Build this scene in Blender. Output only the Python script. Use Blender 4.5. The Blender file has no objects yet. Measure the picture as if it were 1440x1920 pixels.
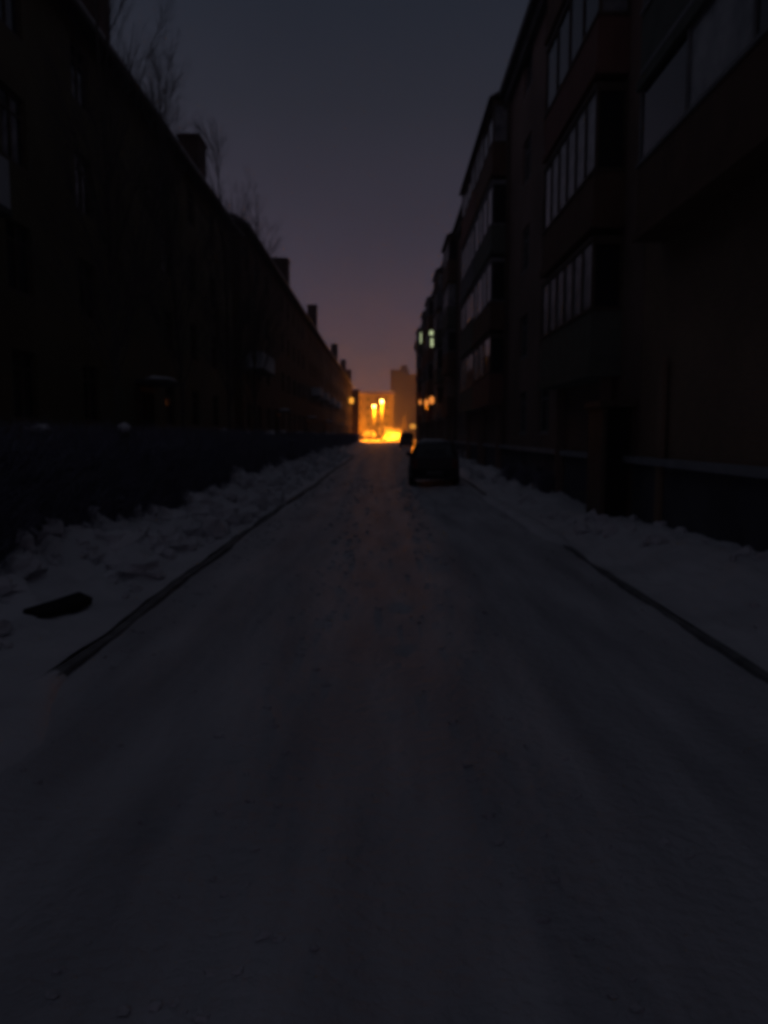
import bpy, math, random
from mathutils import Vector, Matrix, noise

random.seed(7)
R = math.radians
scene = bpy.context.scene
col = scene.collection

# ------------------------------------------------------------------ camera
CAM_H = 1.7
cd = bpy.data.cameras.new("camera")
cam = bpy.data.objects.new("camera", cd)
col.objects.link(cam)
cam.location = (0, 0, CAM_H)
cam.rotation_euler = (R(90 - 5.74), 0, R(0.0))
cd.sensor_fit = 'VERTICAL'
cd.sensor_height = 36
cd.sensor_width = 27
cd.lens = 27.06
cd.clip_start = 0.05
cd.clip_end = 5000
cd.dof.use_dof = True
cd.dof.focus_distance = 0.9
cd.dof.aperture_fstop = 27.06e-3 / 0.0048      # soft hand-held phone picture
scene.camera = cam

# ------------------------------------------------------------------ exposure
vs = scene.view_settings
vs.view_transform = 'Standard'
vs.look = 'None'
vs.exposure = 0
vs.gamma = 1
scene.cycles.volume_step_rate = 1.0
scene.cycles.volume_bounces = 1
scene.cycles.max_bounces = 6
scene.cycles.filter_width = 2.2

# ------------------------------------------------------------------ world : dusk sky
SUN_EL, SUN_ROT = R(-5.0), R(0)
w = bpy.data.worlds.new("World")
scene.world = w
w.use_nodes = True
nt = w.node_tree
nt.nodes.clear()
out = nt.nodes.new('ShaderNodeOutputWorld')
sky = nt.nodes.new('ShaderNodeTexSky')
sky.sky_type = 'NISHITA'
sky.sun_disc = False
sky.sun_elevation = SUN_EL
sky.sun_rotation = SUN_ROT
bg1 = nt.nodes.new('ShaderNodeBackground')
bg1.inputs[1].default_value = 0.05
nt.links.new(sky.outputs[0], bg1.inputs[0])
tc = nt.nodes.new('ShaderNodeTexCoord')
sep = nt.nodes.new('ShaderNodeSeparateXYZ')
nt.links.new(tc.outputs['Generated'], sep.inputs[0])
ramp = nt.nodes.new('ShaderNodeValToRGB')
nt.links.new(sep.outputs['Z'], ramp.inputs[0])
stops = [(0.0, (.095, .062, .076)), (.08, (.078, .058, .078)), (.144, (.063, .048, .071)),
         (.267, (.037, .0325, .048)), (.375, (.0225, .0235, .034)), (.468, (.0160, .0190, .029)), (.60, (.0230, .0255, .036)), (1.0, (.0310, .0335, .046))]
cr = ramp.color_ramp
cr.elements[0].position, cr.elements[0].color = stops[0][0], (*stops[0][1], 1)
cr.elements[1].position, cr.elements[1].color = stops[-1][0], (*stops[-1][1], 1)
for p, c in stops[1:-1]:
    e = cr.elements.new(p)
    e.color = (*c, 1)
# faint uneven cloud
nz = nt.nodes.new('ShaderNodeTexNoise')
nz.inputs['Scale'].default_value = 2.2
nz.inputs['Detail'].default_value = 4
nt.links.new(tc.outputs['Generated'], nz.inputs['Vector'])
mr = nt.nodes.new('ShaderNodeMapRange')
mr.inputs['From Min'].default_value = .3
mr.inputs['From Max'].default_value = .7
mr.inputs['To Min'].default_value = .9
mr.inputs['To Max'].default_value = 1.1
nt.links.new(nz.outputs[0], mr.inputs[0])
bg2 = nt.nodes.new('ShaderNodeBackground')
nt.links.new(ramp.outputs[0], bg2.inputs[0])
nt.links.new(mr.outputs[0], bg2.inputs[1])
add = nt.nodes.new('ShaderNodeAddShader')
nt.links.new(bg1.outputs[0], add.inputs[0])
nt.links.new(bg2.outputs[0], add.inputs[1])
nt.links.new(add.outputs[0], out.inputs[0])

# ------------------------------------------------------------------ materials
def mat(name, c1, c2=None, scale=3.0, rough=.8, bump=0.0, bscale=None, metal=0, spec=.3, emis=None, estr=0, detail=5, obj_space=True):
    m = bpy.data.materials.new(name)
    m.use_nodes = True
    t = m.node_tree
    b = t.nodes['Principled BSDF']
    b.inputs['Roughness'].default_value = rough
    b.inputs['Metallic'].default_value = metal
    b.inputs['Specular IOR Level'].default_value = spec
    tcn = t.nodes.new('ShaderNodeTexCoord')
    n = t.nodes.new('ShaderNodeTexNoise')
    n.inputs['Scale'].default_value = scale
    n.inputs['Detail'].default_value = detail
    t.links.new(tcn.outputs['Object'], n.inputs['Vector'])
    r = t.nodes.new('ShaderNodeValToRGB')
    r.color_ramp.elements[0].position = .32
    r.color_ramp.elements[1].position = .68
    r.color_ramp.elements[0].color = (*c1, 1)
    r.color_ramp.elements[1].color = (*(c2 or c1), 1)
    t.links.new(n.outputs[0], r.inputs[0])
    t.links.new(r.outputs[0], b.inputs['Base Color'])
    if bump:
        n2 = t.nodes.new('ShaderNodeTexNoise')
        n2.inputs['Scale'].default_value = bscale or scale * 4
        n2.inputs['Detail'].default_value = 6
        t.links.new(tcn.outputs['Object'], n2.inputs['Vector'])
        bp = t.nodes.new('ShaderNodeBump')
        bp.inputs['Strength'].default_value = 1
        bp.inputs['Distance'].default_value = bump
        t.links.new(n2.outputs[0], bp.inputs['Height'])
        t.links.new(bp.outputs[0], b.inputs['Normal'])
    if emis:
        b.inputs['Emission Color'].default_value = (*emis, 1)
        b.inputs['Emission Strength'].default_value = estr
    return m

def brick(name, c1, c2, mortar, scale=1.0):
    m = mat(name, c1)
    t = m.node_tree
    b = t.nodes['Principled BSDF']
    tcn = t.nodes.new('ShaderNodeTexCoord')
    mp = t.nodes.new('ShaderNodeMapping')
    mp.inputs['Rotation'].default_value = (R(90), 0, R(90))
    br = t.nodes.new('ShaderNodeTexBrick')
    br.inputs['Scale'].default_value = 4 * scale
    br.inputs['Color1'].default_value = (*c1, 1)
    br.inputs['Color2'].default_value = (*c2, 1)
    br.inputs['Mortar'].default_value = (*mortar, 1)
    sx = t.nodes.new('ShaderNodeSeparateXYZ')
    cx = t.nodes.new('ShaderNodeCombineXYZ')
    t.links.new(tcn.outputs['Object'], sx.inputs[0])
    ad = t.nodes.new('ShaderNodeMath'); ad.operation = 'ADD'
    t.links.new(sx.outputs['X'], ad.inputs[0]); t.links.new(sx.outputs['Y'], ad.inputs[1])
    t.links.new(ad.outputs[0], cx.inputs['X']); t.links.new(sx.outputs['Z'], cx.inputs['Y'])
    t.links.new(cx.outputs[0], br.inputs['Vector'])
    n = t.nodes.new('ShaderNodeTexNoise'); n.inputs['Scale'].default_value = .5; n.inputs['Detail'].default_value = 6
    t.links.new(tcn.outputs['Object'], n.inputs['Vector'])
    mx = t.nodes.new('ShaderNodeMix'); mx.data_type = 'RGBA'; mx.blend_type = 'MULTIPLY'
    mx.inputs['Factor'].default_value = .7
    t.links.new(br.outputs[0], mx.inputs['A']); 
    rr = t.nodes.new('ShaderNodeValToRGB')
    rr.color_ramp.elements[0].position = .3; rr.color_ramp.elements[0].color = (.45, .45, .45, 1)
    rr.color_ramp.elements[1].position = .7; rr.color_ramp.elements[1].color = (1, 1, 1, 1)
    t.links.new(n.outputs[0], rr.inputs[0]); t.links.new(rr.outputs[0], mx.inputs['B'])
    t.links.new(mx.outputs['Result'], b.inputs['Base Color'])
    bp = t.nodes.new('ShaderNodeBump'); bp.inputs['Distance'].default_value = .01
    t.links.new(br.outputs['Fac'], bp.inputs['Height']); bp.invert = True
    t.links.new(bp.outputs[0], b.inputs['Normal'])
    return m

def snow_mat(name, lo, hi, scale, bump, bscale):
    m = mat(name, lo, hi, scale, .58, bump, bscale, spec=.45)
    return m

M = {}
M['snow'] = snow_mat('snow', (.66, .66, .69), (.82, .82, .85), 1.3, .03, 7)
M['packed'] = snow_mat('packed_snow', (.46, .46, .49), (.74, .74, .77), 1.6, .03, 14)
M['dirt'] = mat('bare_soil', (.03, .025, .02), (.06, .05, .04), 4, .9, .02, 20)
M['kerb'] = mat('kerb_concrete', (.18, .18, .185), (.30, .30, .30), 5, .9, .01, 40)
M['brick_red'] = brick('red_brick', (.38, .24, .19), (.32, .20, .16), (.34, .31, .29))
M['brick_ochre'] = brick('ochre_brick', (.42, .27, .17), (.36, .23, .15), (.32, .29, .26))
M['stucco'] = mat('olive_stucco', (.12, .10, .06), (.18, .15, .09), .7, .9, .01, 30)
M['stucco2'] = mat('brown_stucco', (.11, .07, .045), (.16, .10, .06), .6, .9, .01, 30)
M['plinth'] = mat('plinth_render', (.08, .08, .095), (.13, .13, .15), 1.2, .9, .01, 20)
M['ledge'] = mat('pale_ledge', (.30, .31, .33), (.42, .43, .45), 2, .8, .01, 30)
M['roof'] = mat('roof_metal', (.07, .06, .06), (.12, .10, .09), 1, .6, 0)
M['gutter'] = mat('gutter_zinc', (.30, .32, .30), (.42, .43, .42), 2, .5, 0)
M['slab'] = mat('balcony_concrete', (.09, .09, .09), (.15, .15, .14), 2, .9, .01, 20)
M['par_red'] = mat('parapet_red', (.22, .11, .085), (.28, .14, .11), 2, .8, 0)
M['par_green'] = mat('parapet_green', (.12, .135, .11), (.17, .18, .15), 2, .8, 0)
M['par_grey'] = mat('parapet_grey', (.16, .16, .17), (.24, .24, .25), 2, .8, 0)
M['par_brown'] = mat('parapet_brown', (.15, .09, .06), (.20, .12, .08), 2, .8, 0)
M['par_pale'] = mat('parapet_pale', (.60, .62, .64), (.72, .73, .76), 2, .8, 0)
M['frame'] = mat('frame_paint', (.22, .225, .225), (.32, .32, .32), 3, .6, 0)
M['frame_dark'] = mat('frame_brown', (.10, .07, .05), (.15, .11, .08), 3, .6, 0)
M['glass'] = mat('window_glass', (.012, .014, .018), (.03, .032, .038), .8, .06, 0, spec=.6)
M['curtain'] = mat('curtained_glass', (.16, .17, .18), (.46, .46, .46), 2.5, .25, 0, spec=.5)
M['glass_lit_green'] = mat('lit_pane_green', (.5, .55, .4), None, 2, .5, 0, emis=(.50, .58, .32), estr=.9)
M['glass_lit_orange'] = mat('lit_pane_orange', (.5, .35, .1), None, 2, .5, 0, emis=(1.0, .40, .04), estr=1.4)
M['door'] = mat('door_steel', (.012, .012, .014), (.025, .022, .022), 3, .9, 0)
M['chimney'] = brick('chimney_brick', (.14, .07, .05), (.10, .05, .04), (.12, .11, .1))
M['bark'] = mat('bark', (.10, .085, .07), (.16, .14, .12), 6, .9, .01, 30)
M['twig'] = mat('twigs', (.10, .085, .08), (.16, .14, .13), 6, .9, 0)
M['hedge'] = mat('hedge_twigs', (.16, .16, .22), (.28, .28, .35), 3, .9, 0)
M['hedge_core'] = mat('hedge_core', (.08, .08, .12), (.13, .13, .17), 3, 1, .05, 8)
M['post'] = mat('fence_post', (.06, .06, .065), (.11, .11, .11), 3, .8, 0)
M['pole'] = mat('lamp_pole', (.03, .03, .028), (.05, .05, .045), 3, .5, 0)
M['lamp'] = mat('sodium_lamp', (.8, .6, .3), None, 1, .4, 0, emis=(1.0, .62, .14), estr=16)
M['lamp_small'] = mat('small_orange_lamp', (.8, .5, .2), None, 1, .4, 0, emis=(1.0, .30, .05), estr=.9)
M['lantern'] = mat('lantern_globe', (.8, .5, .2), None, 1, .4, 0, emis=(1.0, .40, .05), estr=.8)
M['rubber'] = mat('tyre_rubber', (.012, .012, .012), (.02, .02, .02), 8, .9, 0)
M['rim'] = mat('wheel_rim', (.2, .2, .2), (.3, .3, .3), 5, .4, 0, metal=.6)
M['paint_dark'] = mat('dark_blue_paint', (.010, .010, .014), (.018, .018, .024), 3, .35, 0, spec=.5)
M['paint_grey'] = mat('grey_paint', (.10, .11, .13), (.15, .16, .18), 3, .4, 0, spec=.5)
M['paint_white'] = mat('white_paint', (.68, .68, .64), (.78, .78, .74), 3, .35, 0, spec=.5)
M['far_glass'] = mat('far_window_glass', (.02, .02, .024), (.04, .04, .05), 2, .6, 0)
M['car_glass'] = mat('car_glass', (.01, .01, .012), (.015, .015, .018), 2, .08, 0, spec=.6)
M['red_lens'] = mat('red_lens', (.12, .01, .01), (.16, .015, .012), 3, .3, 0)
M['white_lens'] = mat('clear_lens', (.6, .6, .6), (.7, .7, .7), 3, .3, 0)
M['plastic'] = mat('black_plastic', (.015, .015, .016), (.025, .025, .026), 3, .7, 0)
M['plate'] = mat('plate_dirty', (.12, .12, .12), (.2, .2, .2), 3, .5, 0)
M['far_wall'] = mat('far_plaster', (.22, .17, .13), (.36, .29, .22), .15, .9, .02, 6)
M['tower_wall'] = mat('tower_panels', (.08, .07, .07), (.12, .105, .10), .3, .9, 0)

# lengthwise wear of the packed road: stretch its noise along the street
_t = M['packed'].node_tree
_n = [n for n in _t.nodes if n.type == 'TEX_NOISE'][0]
_mp = _t.nodes.new('ShaderNodeMapping')
_mp.inputs['Scale'].default_value = (1.5, .22, 1)
_tc = [n for n in _t.nodes if n.type == 'TEX_COORD'][0]
_t.links.new(_tc.outputs['Object'], _mp.inputs[0]); _t.links.new(_mp.outputs[0], _n.inputs['Vector'])

# ------------------------------------------------------------------ mesh builder
class MB:
    def __init__(s):
        s.v = []; s.f = []; s.smooth = False
    def box(s, x0, x1, y0, y1, z0, z1):
        b = len(s.v)
        s.v += [(x, y, z) for z in (z0, z1) for y in (y0, y1) for x in (x0, x1)]
        s.f += [tuple(b + i for i in q) for q in ((0, 2, 3, 1), (4, 5, 7, 6), (0, 1, 5, 4), (2, 6, 7, 3), (0, 4, 6, 2), (1, 3, 7, 5))]
        return s
    def quad(s, *p):
        b = len(s.v); s.v += list(p); s.f.append(tuple(range(b, b + len(p)))); return s
    def tube(s, p0, p1, r0, r1, n=8, cap=True):
        p0 = Vector(p0); p1 = Vector(p1)
        d = (p1 - p0)
        if d.length < 1e-6: return s
        d.normalize()
        u = d.cross(Vector((0, 0, 1)))
        if u.length < .05: u = d.cross(Vector((1, 0, 0)))
        u.normalize(); v = d.cross(u)
        b = len(s.v)
        for p, r in ((p0, r0), (p1, r1)):
            for i in range(n):
                a = 2 * math.pi * i / n
                s.v.append(tuple(p + u * (r * math.cos(a)) + v * (r * math.sin(a))))
        for i in range(n):
            j = (i + 1) % n
            s.f.append((b + i, b + j, b + n + j, b + n + i))
        if cap and n > 2:
            s.f.append(tuple(b + i for i in reversed(range(n))))
            s.f.append(tuple(b + n + i for i in range(n)))
        return s
    def ball(s, c, rx, ry, rz, nu=12, nv=7, jit=0, seed=0, zmin=-1):
        b = len(s.v)
        for j in range(nv + 1):
            ph = -math.pi / 2 + math.pi * j / nv
            for i in range(nu):
                a = 2 * math.pi * i / nu
                p = Vector((math.cos(ph) * math.cos(a), math.cos(ph) * math.sin(a), max(math.sin(ph), zmin)))
                k = 1 + (jit * noise.noise(p * 1.7 + Vector((seed * 3.1, seed, 0))) if jit else 0)
                s.v.append((c[0] + p.x * rx * k, c[1] + p.y * ry * k, c[2] + p.z * rz * k))
        for j in range(nv):
            for i in range(nu):
                i2 = (i + 1) % nu
                s.f.append((b + j * nu + i, b + j * nu + i2, b + (j + 1) * nu + i2, b + (j + 1) * nu + i))
        return s
    def build(s, name, material, parent=None, smooth=False, bevel=0):
        me = bpy.data.meshes.new(name)
        me.from_pydata(s.v, [], s.f)
        me.validate()
        me.update()
        if smooth:
            me.polygons.foreach_set('use_smooth', [True] * len(me.polygons))
        me.materials.append(material)
        o = bpy.data.objects.new(name, me)
        col.objects.link(o)
        if parent: o.parent = parent
        if bevel:
            bv = o.modifiers.new('bevel', 'BEVEL'); bv.width = bevel; bv.segments = 2; bv.limit_method = 'ANGLE'
        return o

def empty(name, loc=(0, 0, 0), rz=0):
    o = bpy.data.objects.new(name, None)
    o.empty_display_size = .3
    o.location = loc; o.rotation_euler.z = rz
    col.objects.link(o)
    return o

def tag(o, label=None, cat=None, group=None, kind=None):
    if label: o['label'] = label
    if cat: o['category'] = cat
    if group: o['group'] = group
    if kind: o['kind'] = kind
    return o

def copy_tree(o, parent=None):
    c = o.copy()
    col.objects.link(c)
    c.parent = parent
    for ch in [x for x in o.children]:
        copy_tree(ch, c)
    return c

def fbm(x, y, z=0, o=4):
    return noise.fractal(Vector((x, y, z)), 1.0, 2.1, o)

def kerb_left(y): return -2.30 + .045 * math.sin(y * .31) + .02 * math.sin(y * 1.3)
def kerb_right(y): return 2.56 + .012 * min(y, 45) + .03 * math.sin(y * .5 + 1)

def lerp(a, b, t): return a + (b - a) * t
def smooth(t):
    t = max(0, min(1, t)); return t * t * (3 - 2 * t)

# ------------------------------------------------------------------ ground sheets
g = MB(); g.quad((-1500, -200, -.16), (1500, -200, -.16), (1500, 3000, -.16), (-1500, 3000, -.16))
tag(g.build('ground', M['snow']), kind='structure')

def sheet(name, ys, xf, nx, zf, material):
    m = MB()
    for y in ys:
        x0, x1 = xf(y)
        for i in range(nx + 1):
            x = lerp(x0, x1, i / nx)
            m.v.append((x, y, zf(x, y, i / nx)))
    n = nx + 1
    for j in range(len(ys) - 1):
        for i in range(nx):
            a = j * n + i
            m.f.append((a, a + 1, a + n + 1, a + n))
    o = m.build(name, material, smooth=True)
    return o

def ys_list(y0, y1, s0=.07, g=.012):
    r = [y0]
    while r[-1] < y1:
        r.append(r[-1] + s0 + g * max(r[-1], 0))
    r[-1] = y1
    return r

def road_z(x, y, t):
    rut = 0
    for rx in (-1.35, .05, 1.55):
        d = (x - rx - .18 * math.sin(y * .12 + rx)) / .26
        rut -= .038 * math.exp(-d * d)
    lump = .020 * fbm(x * 1.8, y * .7) + .010 * fbm(x * 7, y * 5, 3)
    foot = 0
    k = noise.noise(Vector((x * 2.7, y * 2.2, 9)))
    if k > .3: foot = -.05 * (k - .3)
    return .01 + rut + lump + foot + .03 * smooth((abs(x - .1) - 1.7) / .8)
def eg(y, sd): return .022 * noise.noise(Vector((y * 1.7, sd, 0))) + .03 * noise.noise(Vector((y * .5, sd, 5)))
road = sheet('road', ys_list(-6, 122), lambda y: (kerb_left(y) + .035 + eg(y, 3), kerb_right(y) - .02 + eg(y, 8)), 90, road_z, M['packed'])
tag(road, kind='structure')
# crossing street at the far end, 4 mm below nothing else: a wide packed sheet
cs = MB(); cs.quad((-60, 122, -.02), (60, 122, -.02), (60, 276, -.02), (-60, 276, -.02))
tag(cs.build('cross_street', M['packed']), kind='structure')

def left_bank_z(x, y, t):
    # t 0 at hedge side .. 1 at kerb
    near_ = .25 + .75 * smooth((y - 4.5) / 6)
    lum = .5 + .5 * noise.noise(Vector((x * .35, y * .38, 1.3)))
    mid = math.exp(-((t - .66) / .17) ** 2)
    h = .08 + near_ * .56 * mid * (.45 + .9 * lum) + (.35 + .65 * near_) * .34 * abs(noise.noise(Vector((x * 1.9, y * 1.7, 5)))) * (1 if t < .95 else .3)
    h += .17 * (.4 + .6 * near_) * fbm(x * 2.6, y * 2.4, 2) + .03 * fbm(x * 11, y * 9, 4)
    edge = smooth((1 - t) / .14)
    # gnawed kerb edge
    hole = 0
    return lerp(.09, h, edge) - .22 * hole
def lb_x(y):
    return (-7.8, kerb_left(y) - .045 + 1.6 * eg(y, 14)  + .08 * math.exp(-((y - 13.5) / .5) ** 2))
def lb_zt(x, y, i):
    return left_bank_z(x, y, i)
def warp(y):
    return lb_x(y)
m = sheet('snow_bank_left', ys_list(-6, 122, .08, .012), lb_x, 72, lambda x, y, t: left_bank_z(x, y, t), M['snow'])
tag(m, kind='structure')

def right_bank_z(x, y, t):
    # t 0 at kerb .. 1 at building
    gap = math.exp(-((y - 16.3) / 3.4) ** 2)
    h = .08 + .17 * smooth(t / .5) + .12 * math.exp(-((t - .55) / .25) ** 2) * (.5 + noise.noise(Vector((x * .4, y * .35, 11))))
    h += .20 * smooth((y - 13) / 6) * abs(noise.noise(Vector((x * 1.4, y * 1.1, 31)))) + .06 * fbm(x * 3, y * 2.4, 8) + .022 * fbm(x * 12, y * 10, 4)
    edge = smooth(t / .12)
    return lerp(.085, h, edge) * (1 - .6 * gap) + .0
def rb_x(y):
    return (kerb_right(y) + .025 - 1.4 * eg(y, 21) - .06 * math.exp(-((y - 9.6) / .5) ** 2), 4.9)
m = sheet('snow_bank_right', ys_list(-6, 122, .08, .012), rb_x, 60, right_bank_z, M['snow'])
tag(m, kind='structure')

# broken clods of ploughed snow lying on the banks
def clods(name, n, fx, zf, y1, seed, x0, x1, t0, t1, big):
    rnd = random.Random(seed); m = MB()
    for i in range(n):
        y = 3.2 + (y1 - 3.2) * rnd.random() ** 1.7
        a, b = fx(y); t = rnd.uniform(t0, t1)
        x = lerp(a, b, t)
        r = rnd.uniform(.03, .09) + (rnd.random() ** 5) * big
        r *= .5 + .5 * smooth((y - 4) / 8)
        if x < 0 and abs(x + 2.9) < .42 and abs(y - 6.75) < .75: continue
        if noise.noise(Vector((x * .9, y * .6, 40))) < -.12: continue
        m.ball((x, y, zf(x, y, t) + r * .25), r * rnd.uniform(.8, 1.4), r * rnd.uniform(.8, 1.5), r * rnd.uniform(.6, .95), 7, 5, .9, i * .37)
    return tag(m.build(name, M['snow'], smooth=False), 'broken clods of ploughed snow along the kerb', kind='stuff')
clods('snow_clods', 1150, lb_x, left_bank_z, 60, 5, 0, 0, .68, .96, .20)
clods('snow_clods', 300, rb_x, right_bank_z, 50, 6, 0, 0, .12, .85, .12)
# crumbs and scraped ice on the road
rnd = random.Random(9); m = MB()
for i in range(900):
    y = 1.6 + 28 * rnd.random() ** 1.6; x = rnd.choice([rnd.uniform(-2.1, 2.4), rnd.gauss(-2.0, .15), rnd.gauss(2.3, .15), rnd.gauss(.7, .2), rnd.gauss(-.65, .2)])
    if not -2.2 < x < 2.5: continue
    r = rnd.uniform(.006, .02) * (1 + y * .04)
    m.ball((x, y, road_z(x, y, 0) + r * .2), r * 1.5, r * 1.2, r * .7, 6, 4, .9, i * .41)
tag(m.build('snow_crumbs', M['packed']), 'loose snow crumbs scattered on the packed road', kind='stuff')

# kerbs: a real step, dark wet concrete, partly buried
def kerb(name, fx, y0, y1, hfun):
    m = MB(); ys = ys_list(y0, y1, .15, .01)
    for y in ys:
        x = fx(y); h = hfun(y); wv = .040 + .015 * noise.noise(Vector((y * 2, 1, 1)))
        m.v += [(x - wv, y, -.1), (x - wv, y, h), (x + wv, y, h), (x + wv, y, -.1)]
    for j in range(len(ys) - 1):
        a = 4 * j
        for k in range(3):
            m.f.append((a + k, a + k + 1, a + k + 5, a + k + 4))
    m.f.append((0, 1, 2, 3)); m.f.append((4 * len(ys) - 1, 4 * len(ys) - 2, 4 * len(ys) - 3, 4 * len(ys) - 4))
    return tag(m.build(name, M['kerb']), kind='structure')
kerb('kerb_left', kerb_left, 4.6, 60, lambda y: .075 + .02 * noise.noise(Vector((y * .7, 0, 0))) - .10 * smooth((5.15 - y) / .9))
kerb('kerb_right', kerb_right, -6, 12.2, lambda y: .075 + .02 * noise.noise(Vector((y * .8, 3, 0))) - .08 * smooth((y - 11.2) / .9))
kerb('kerb_right_far', lambda y: kerb_right(y) + .02, 20, 31, lambda y: .075)
# snow ramp where the kerb is buried
def ramp_z(x, y, t):
    return .125 * math.sqrt(max(0, math.sin(math.pi * t))) - .02 + .02 * fbm(x * 3, y * 3, 2)
tag(sheet('buried_kerb_snow', ys_list(11.0, 20.4, .12, 0), lambda y: (kerb_right(y) - .03 - .2 * smooth((y - 11) / 1.5), kerb_right(y) + .03 + .24 * smooth((y - 11) / 1.5)), 8, ramp_z, M['snow']), kind='structure')
tag(sheet('buried_kerb_snow_far', ys_list(30.8, 122, .3, .01), lambda y: (kerb_right(y) - .18, kerb_right(y) + .22), 8, ramp_z, M['snow']), kind='structure')
tag(sheet('buried_kerb_snow_near', ys_list(-6, 5.15, .08, 0), lambda y: (kerb_left(y) - .11 - .30 * smooth((5.15 - y) / 1.2), kerb_left(y) + .09 + .36 * smooth((5.15 - y) / 1.2)), 12, ramp_z, M['snow']), kind='structure')
tag(sheet('buried_kerb_snow_left', ys_list(59.5, 122, .3, .01), lambda y: (kerb_left(y) - .25, kerb_left(y) + .18), 8, ramp_z, M['snow']), kind='structure')

# bare patches of soil
def patch(name, cx, cy, rx, ry, z, ang, mt, seed):
    m = MB(); m.v.append((cx, cy, z))
    n = 26
    for i in range(n):
        a = 2 * math.pi * i / n
        k = 1 + .35 * noise.noise(Vector((math.cos(a) * 1.5, math.sin(a) * 1.5, seed)))
        x = math.cos(a) * rx * k; y = math.sin(a) * ry * k
        m.v.append((cx + x * math.cos(ang) - y * math.sin(ang), cy + x * math.sin(ang) + y * math.cos(ang), z - .03))
    for i in range(n): m.f.append((0, 1 + i, 1 + (i + 1) % n))
    return tag(m.build(name, mt, smooth=True), kind='structure')

# dark slab lying in the snow bank
s = MB()
sv = [(-.20, -.42), (.02, -.50), (.16, -.05), (.22, .44), (.02, .50), (-.12, .10)]
for z in (-.06, .10):
    for i, (x, y) in enumerate(sv): s.v.append((x, y, z + .05 * math.sin(i * 2.1)))
s.f.append(tuple(reversed(range(6)))); s.f.append(tuple(range(6, 12)))
for i in range(6): s.f.append((i, (i + 1) % 6, 6 + (i + 1) % 6, 6 + i))
so = s.build('broken_slab', M['door'], bevel=.02)
so.scale = (.8, .72, .45)
so.location = (-2.90, 6.72, .17); so.rotation_euler = (R(3), R(10), R(-4))
tag(so, 'dark broken slab lying half buried in the snow bank beside the left kerb', 'slab')

# ------------------------------------------------------------------ windows
def make_window(wd, ht, fm='frame', gm='glass', mull=2, sign=-1):
    """local: centred, lying in plane x=0, facing sign*x.  frame object with pane child."""
    f = MB(); t = .07; d = .06 * sign
    def bx(y0, y1, z0, z1, dd=d):
        f.box(min(0, dd), max(0, dd), y0, y1, z0, z1)
    bx(-wd / 2, wd / 2, -ht / 2, -ht / 2 + t); bx(-wd / 2, wd / 2, ht / 2 - t, ht / 2)
    bx(-wd / 2, -wd / 2 + t, -ht / 2 + t, ht / 2 - t); bx(wd / 2 - t, wd / 2, -ht / 2 + t, ht / 2 - t)
    for k in range(1, mull):
        yy = -wd / 2 + wd * k / mull
        bx(yy - .03, yy + .03, -ht / 2 + t, ht / 2 - t, d * .9)
    bx(-wd / 2 + t, wd / 2 - t, ht * .22, ht * .22 + .05, d * .8)
    bx(-wd / 2 - .08, wd / 2 + .08, -ht / 2 - .05, -ht / 2, d * 2.2)     # sill
    fo = f.build('window', M[fm])
    p = MB(); x = .02 * sign
    p.quad((x, -wd / 2 + t, -ht / 2 + t), (x, wd / 2 - t, -ht / 2 + t), (x, wd / 2 - t, ht / 2 - t), (x, -wd / 2 + t, ht / 2 - t))
    if sign < 0: p.f[-1] = tuple(reversed(p.f[-1]))
    p.build('pane', M[gm], fo)
    return fo

class WinSet:
    def __init__(s): s.cache = {}
    def put(s, parent, loc, key, rz=0, label=None):
        if key not in s.cache:
            o = make_window(*key); s.cache[key] = o
        else:
            src = s.cache[key]
            o = copy_tree(src)
            if 'label' in o: del o['label']
        o.parent = parent; o.location = loc; o.rotation_euler.z = rz
        if label: o['label'] = label
        return o
WS = WinSet()

def wall_with_openings(y0, y1, z0, z1, x, thick, openings, sign):
    """a wall slab in plane x with rectangular openings (recesses .14 deep) ; sign = outward direction"""
    ys = sorted({y0, y1, *[a for o in openings for a in (o[0], o[1])]})
    zs = sorted({z0, z1, *[a for o in openings for a in (o[2], o[3])]})
    m = MB()
    op = set()
    for i in range(len(ys) - 1):
        for j in range(len(zs) - 1):
            cy = (ys[i] + ys[i + 1]) / 2; cz = (zs[j] + zs[j + 1]) / 2
            for o in openings:
                if o[0] < cy < o[1] and o[2] < cz < o[3]: op.add((i, j)); break
    rec = .14 * sign
    for i in range(len(ys) - 1):
        for j in range(len(zs) - 1):
            a, b, c, d = ys[i], ys[i + 1], zs[j], zs[j + 1]
            xx = x - rec if (i, j) in op else x
            q = [(xx, a, c), (xx, b, c), (xx, b, d), (xx, a, d)]
            m.quad(*q)
            if (i, j) in op:
                m.quad((x, a, c), (xx, a, c), (xx, a, d), (x, a, d)); m.quad((x, b, c), (xx, b, c), (xx, b, d), (x, b, d))
                m.quad((x, a, c), (x, b, c), (xx, b, c), (xx, a, c)); m.quad((x, a, d), (x, b, d), (xx, b, d), (xx, a, d))
    # ends, back, top
    xb = x - thick * sign
    m.quad((x, y0, z0), (xb, y0, z0), (xb, y0, z1), (x, y0, z1))
    m.quad((x, y1, z0), (xb, y1, z0), (xb, y1, z1), (x, y1, z1))
    m.quad((xb, y0, z0), (xb, y1, z0), (xb, y1, z1), (xb, y0, z1))
    m.quad((x, y0, z1), (x, y1, z1), (xb, y1, z1), (xb, y0, z1))
    return m

# ------------------------------------------------------------------ right-hand apartment blocks
FL = 2.8
BASE = .2
def floor_z(k): return BASE + FL * (k - 1)    # k = 1..5

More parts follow.
